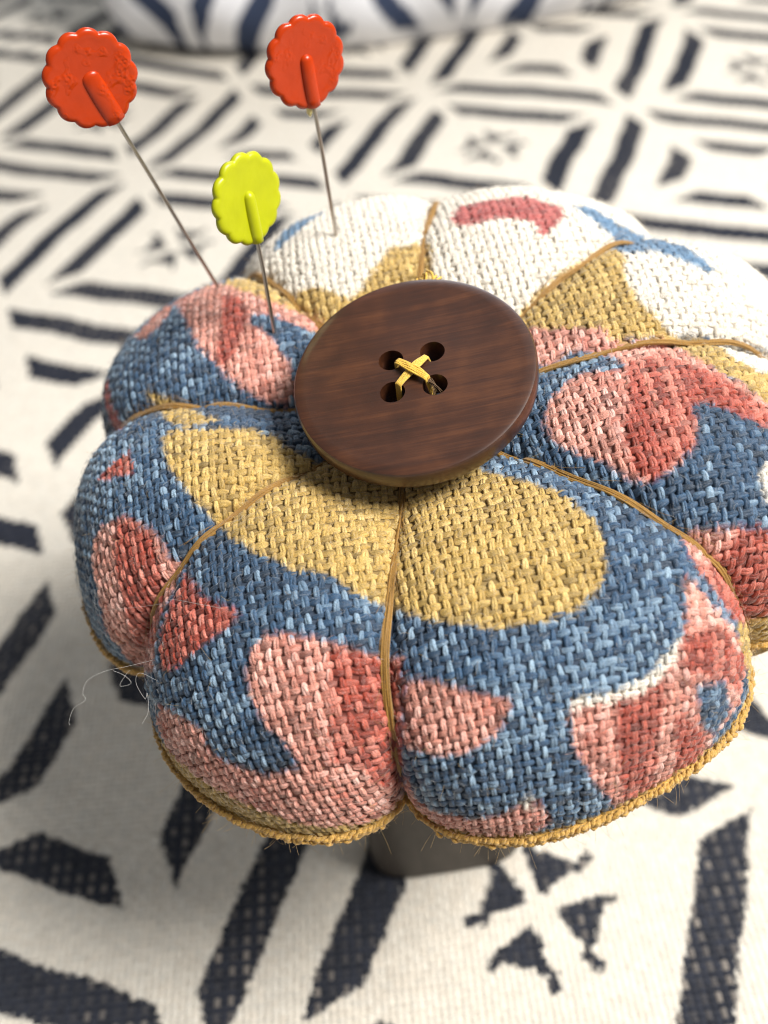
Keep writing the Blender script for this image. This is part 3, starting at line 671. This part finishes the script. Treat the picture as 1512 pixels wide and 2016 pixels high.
# ------------------------------------------------------------------ pins
def plastic(name, c, pits, rough=.27):
    N = Nodes(name); tc = N.n('ShaderNodeTexCoord'); p = N.p
    a = N.n('ShaderNodeTexNoise', Scale=260., Detail=4.); N.l(tc.outputs['Object'], a.inputs['Vector'])
    N.l(N.ramp(a.outputs[0], [(.3, tuple(np.array(c) * .86)), (.7, tuple(c))]), p.inputs['Base Color'])
    p.inputs['Roughness'].default_value = rough; p.inputs['Specular IOR Level'].default_value = .42
    v = N.n('ShaderNodeTexVoronoi', Scale=2100., feature='SMOOTH_F1'); N.l(tc.outputs['Object'], v.inputs['Vector'])
    k = N.n('ShaderNodeTexNoise', Scale=330., Detail=1.); N.l(tc.outputs['Object'], k.inputs['Vector'])
    mr = N.n('ShaderNodeMapRange'); N.l(k.outputs[0], mr.inputs[0]); mr.inputs[1].default_value = .54; mr.inputs[2].default_value = .66
    mu = N.n('ShaderNodeMath', operation='MULTIPLY'); N.l(v.outputs['Distance'], mu.inputs[0]); N.l(mr.outputs[0], mu.inputs[1])
    w = N.n('ShaderNodeTexNoise', Scale=420., Detail=2.); N.l(tc.outputs['Object'], w.inputs['Vector'])
    ad = N.n('ShaderNodeMath', operation='MULTIPLY_ADD'); N.l(mu.outputs[0], ad.inputs[0]); ad.inputs[1].default_value = pits; N.l(w.outputs[0], ad.inputs[2])
    N.bump(ad.outputs[0], .45, .00016)
    return N.m
M_red = plastic('painted_orange_red', lin(182, 54, 4), 2.6)
M_red2 = plastic('painted_orange_red_smooth', lin(182, 54, 4), 1.2)
M_yel = plastic('lemon_yellow_plastic', lin(180, 184, 12), .12, .36)
N = Nodes('steel_wire'); N.p.inputs['Metallic'].default_value = 1; N.p.inputs['Roughness'].default_value = .28
no = N.n('ShaderNodeTexNoise', Scale=1500.); N.l(N.ramp(no.outputs[0], [(.3, tuple(lin(158, 150, 142))), (.7, tuple(lin(196, 190, 182)))]), N.p.inputs['Base Color']); M_steel = N.m

def pin_head(R, seed, n=13, sleeve=.00095, flat=.95):
    """scalloped disc in the local xy plane, front +z with a raised sleeve running down from the middle"""
    k = 192; a = np.arange(k) / k * 2 * np.pi
    edge = R * (.930 + .075 * np.abs(np.cos((a - np.pi / 2) * n / 2)) ** .8)
    def ring(f, z): return np.column_stack([edge * f * np.cos(a), edge * f * np.sin(a), np.full(k, z)])
    rings = [ring(.001, .00030)] + [ring(f, z) for f, z in [(.2, .0003), (.4, .00030), (.6, .00032), (.74, .00036), (.82, .00040), (.88, .00044), (.94, .00038), (.98, .00018), (1., -.0001), (.985, -.0005), (.94, -.0008), (.8, -.0009), (.4, -.0009), (.001, -.0009)]]
    # towards the middle the scallops fade
    out = []
    for r in rings:
        f = np.hypot(r[:, 0], r[:, 1]) / edge; cir = R * .97 * f
        w = np.clip((f - .5) / .35, 0, 1); rad = cir * (1 - w) + edge * f * w
        x, y = rad * np.cos(a), rad * np.sin(a); z = r[:, 2].copy()
        out.append(np.column_stack([x, y, z]))
    V = np.vstack(out); F = grid_faces(len(out), k, True)
    # raised sleeve round the shank, from the middle down to the rim
    ys = np.array([.0012, .00105, .0008, .0004, -.001, -R * .5, -R * .8, -R * .97, -R * 1.01]); rs = sleeve * np.array([.02, .45, .75, .92, 1, 1.03, 1.05, 1., .5])
    v, f, u = tube(np.column_stack([0 * ys, ys, 0 * ys + .00025]), rs, 20)
    v[:, 2] = .00025 + (v[:, 2] - .00025) * flat
    return npmesh('head', np.vstack([V, v]), np.vstack([F, f + len(V)]))

def unproject(x, y, dist):
    d = RW.T @ np.array([(x - 756) / FPX, (y - 1008) / FPX, 1]); return CAM + d * dist
def pin(name, base_px, head_px, head_depth, R, yaw, mat, label, seed, sleeve=.00095, flat=.95):
    th, rho = on_cover(*base_px); b = sample(XT, np.array([th]), np.array([rho]))[0]
    h = unproject(*head_px, head_depth)
    y = h - b; L = np.linalg.norm(y); y /= L
    z = CAM - h; z -= y * (z @ y); z /= np.linalg.norm(z); x = np.cross(y, z)
    ca, sa = math.cos(yaw), math.sin(yaw); z2 = z * ca + x * sa; x2 = np.cross(y, z2)
    root = bpy.data.objects.new(name, None); col.objects.link(root); root.empty_display_size = .005
    root.matrix_world = Matrix(((x2[0], y[0], z2[0], b[0]), (x2[1], y[1], z2[1], b[1]), (x2[2], y[2], z2[2], b[2]), (0, 0, 0, 1)))
    tag(root, label, 'pin', 'flat head sewing pins stuck in the pincushion')
    ho = link('head', pin_head(R, seed, 13, sleeve, flat), mat, root); ho.location = (0, L, 0)
    v, f, u = tube(np.array([[0, -.010, 0], [0, -.006, 0], [0, -.002, 0], [0, .2 * L, .00015], [0, .5 * L, .0003], [0, L - R * .6, .0002], [0, L, 0]]), np.array([.00005, .0002, .00030, .00030, .00030, .00030, .00030]), 12)
    link('shank', npmesh('shank', v, f), M_steel, root)
    # collar where the sleeve ends at the rim
    return root
p1 = pin('pin', (427, 560), (180, 157), .1330, .00655, math.radians(6), M_red, 'orange-red scalloped pin with blistered head stuck in the pink lobe', 1, .0014, .40)
p2 = pin('pin', (536, 650), (488, 392), .1370, .00640, math.radians(40), M_yel, 'lemon yellow scalloped pin stuck beside the wooden button', 2)
p3 = pin('pin', (660, 456), (602, 123), .1400, .00640, math.radians(26), M_red2, 'orange-red scalloped pin stuck upright in the white lobe', 3, .0011, .7)
tag(link('plastic_flash', (lambda t: npmesh('plastic_flash', t[0], t[1]))(tube(np.array([[-.0007, -.0062, 0], [-.0008, -.0070, 0], [-.0008, -.0076, 0]]), np.array([.0005, .00045, .0001]), 8)), plastic('cream_plastic', lin(236, 226, 160), 0), p3), label='cream plastic nib under the head')
fl = [c for c in p3.children if c.name.startswith('plastic_flash')][0]; fl.location = [c for c in p3.children if c.name.startswith('head')][0].location

# ------------------------------------------------------------------ lint fibres
def lint(pts, depths, label, r=.000013):
    P = np.array([unproject(x, y, d) for (x, y), d in zip(pts, depths)]); n = len(P); t = np.linspace(0, n - 1, n * 8)
    i = np.clip(t.astype(int), 0, n - 2); f = (t - i)[:, None]; Q = np.vstack([2 * P[0] - P[1], P, 2 * P[-1] - P[-2]])
    p0, p1_, p2_, p3_ = Q[i], Q[i + 1], Q[i + 2], Q[i + 3]
    C = .5 * (2 * p1_ + (p2_ - p0) * f + (2 * p0 - 5 * p1_ + 4 * p2_ - p3_) * f ** 2 + (3 * p1_ - p0 - 3 * p2_ + p3_) * f ** 3)
    v, fc, u = tube(C, r, 4)
    o = link('lint_fibre', npmesh('lint_fibre', v, fc), M_lint); tag(o, label, 'lint', 'lint fibres clinging to the pincushion')
def cover_depth(x, y, lift=.0008):
    th, rho = on_cover(x, y); P = sample(XT, np.array([th]), np.array([rho]))[0]
    return (P - CAM) @ RW[2] - lift
pts = [(187, 1160), (191, 1200), (240, 1198), (310, 1190), (335, 1180), (395, 1190), (440, 1198)]
lint(pts, [cover_depth(*p) for p in pts], 'thin white lint fibre lying across the crease of the coral oval')
pts = [(186, 1228), (215, 1255), (265, 1275), (320, 1270), (290, 1235), (262, 1245), (275, 1275)]
lint(pts, [cover_depth(*p) for p in pts], 'looped white lint fibre hanging under the coral oval')
pts = [(222, 1320), (245, 1330), (258, 1345), (236, 1350), (250, 1325), (256, 1320)]
lint(pts, [.126] * 6, 'small knotted white lint fibre sticking out below the golden seam')
pts = [(310, 1340), (275, 1325), (268, 1345), (285, 1375), (290, 1365), (292, 1400), (280, 1425)]
lint(pts, [cover_depth(305, 1340)] * 7, 'dangling grey lint fibre at the foot of a wrapping thread')
pts = [(300, 1300), (250, 1312), (205, 1322), (172, 1340), (163, 1365), (168, 1378), (145, 1395), (136, 1420), (138, 1428)]
lint(pts, [cover_depth(300, 1300)] * 9, 'short curved white lint fibre hanging beside the golden seam')

# ------------------------------------------------------------------ throw pillow of the same canvas, leaning up behind
def pillow_mesh():
    A, B, CT = .165, .140, .060; n, m = 241, 221
    s, t = np.meshgrid(np.linspace(-1, 1, n), np.linspace(-1, 1, m), indexing='ij')
    pull = 1 - .10 * (np.abs(s) * np.abs(t)) ** 2
    x, z = A * s * (1 - .05 * t ** 2) * pull, B * t * (1 - .03 * s ** 2) * pull
    th = CT * ((1 - np.abs(s) ** 3.2) * (1 - np.abs(t) ** 3.2)) ** .45
    fold = .003 * np.sin(14 * s + 3 * t) * (1 - s ** 2)
    out, cols = [], []
    q = np.stack([x - .040 + (z + B), (z + B) - (x - .040)], -1) / math.sqrt(2) / .1
    c = np.floor(q).astype(int); fr = q - c
    dark = motif(fr[..., 0], fr[..., 1], (c.sum(-1) % 2) == 1, np.sin(c[..., 0] * 5.1 + c[..., 1] * 3.3))
    base = lin(244, 245, 250)
    V = []; Cc = []
    for sg in (-1, 1):
        V.append(np.stack([x, sg * (th + fold), z + B + .001], -1)); Cc.append(np.where(dark[..., None], lin(62, 72, 96), base))
    F1 = grid_faces(n, m); F2 = F1[:, ::-1] + n * m
    me = npmesh('throw_pillow', np.concatenate([v.reshape(-1, 3) for v in V]), np.vstack([F1, F2]), colour=np.concatenate([k.reshape(-1, 3) for k in Cc]))
    bm = bmesh.new(); bm.from_mesh(me); bmesh.ops.remove_doubles(bm, verts=bm.verts, dist=1e-5); bmesh.ops.recalc_face_normals(bm, faces=bm.faces); bm.to_mesh(me); bm.free()
    return me
po = link('throw_pillow', pillow_mesh(), M_sheet); po.location = (.022, .436, -.003); po.rotation_euler = (math.radians(-36), 0, math.radians(-3))
tag(po, 'white throw pillow with navy diamond stripes leaning up behind the pincushion', 'pillow')
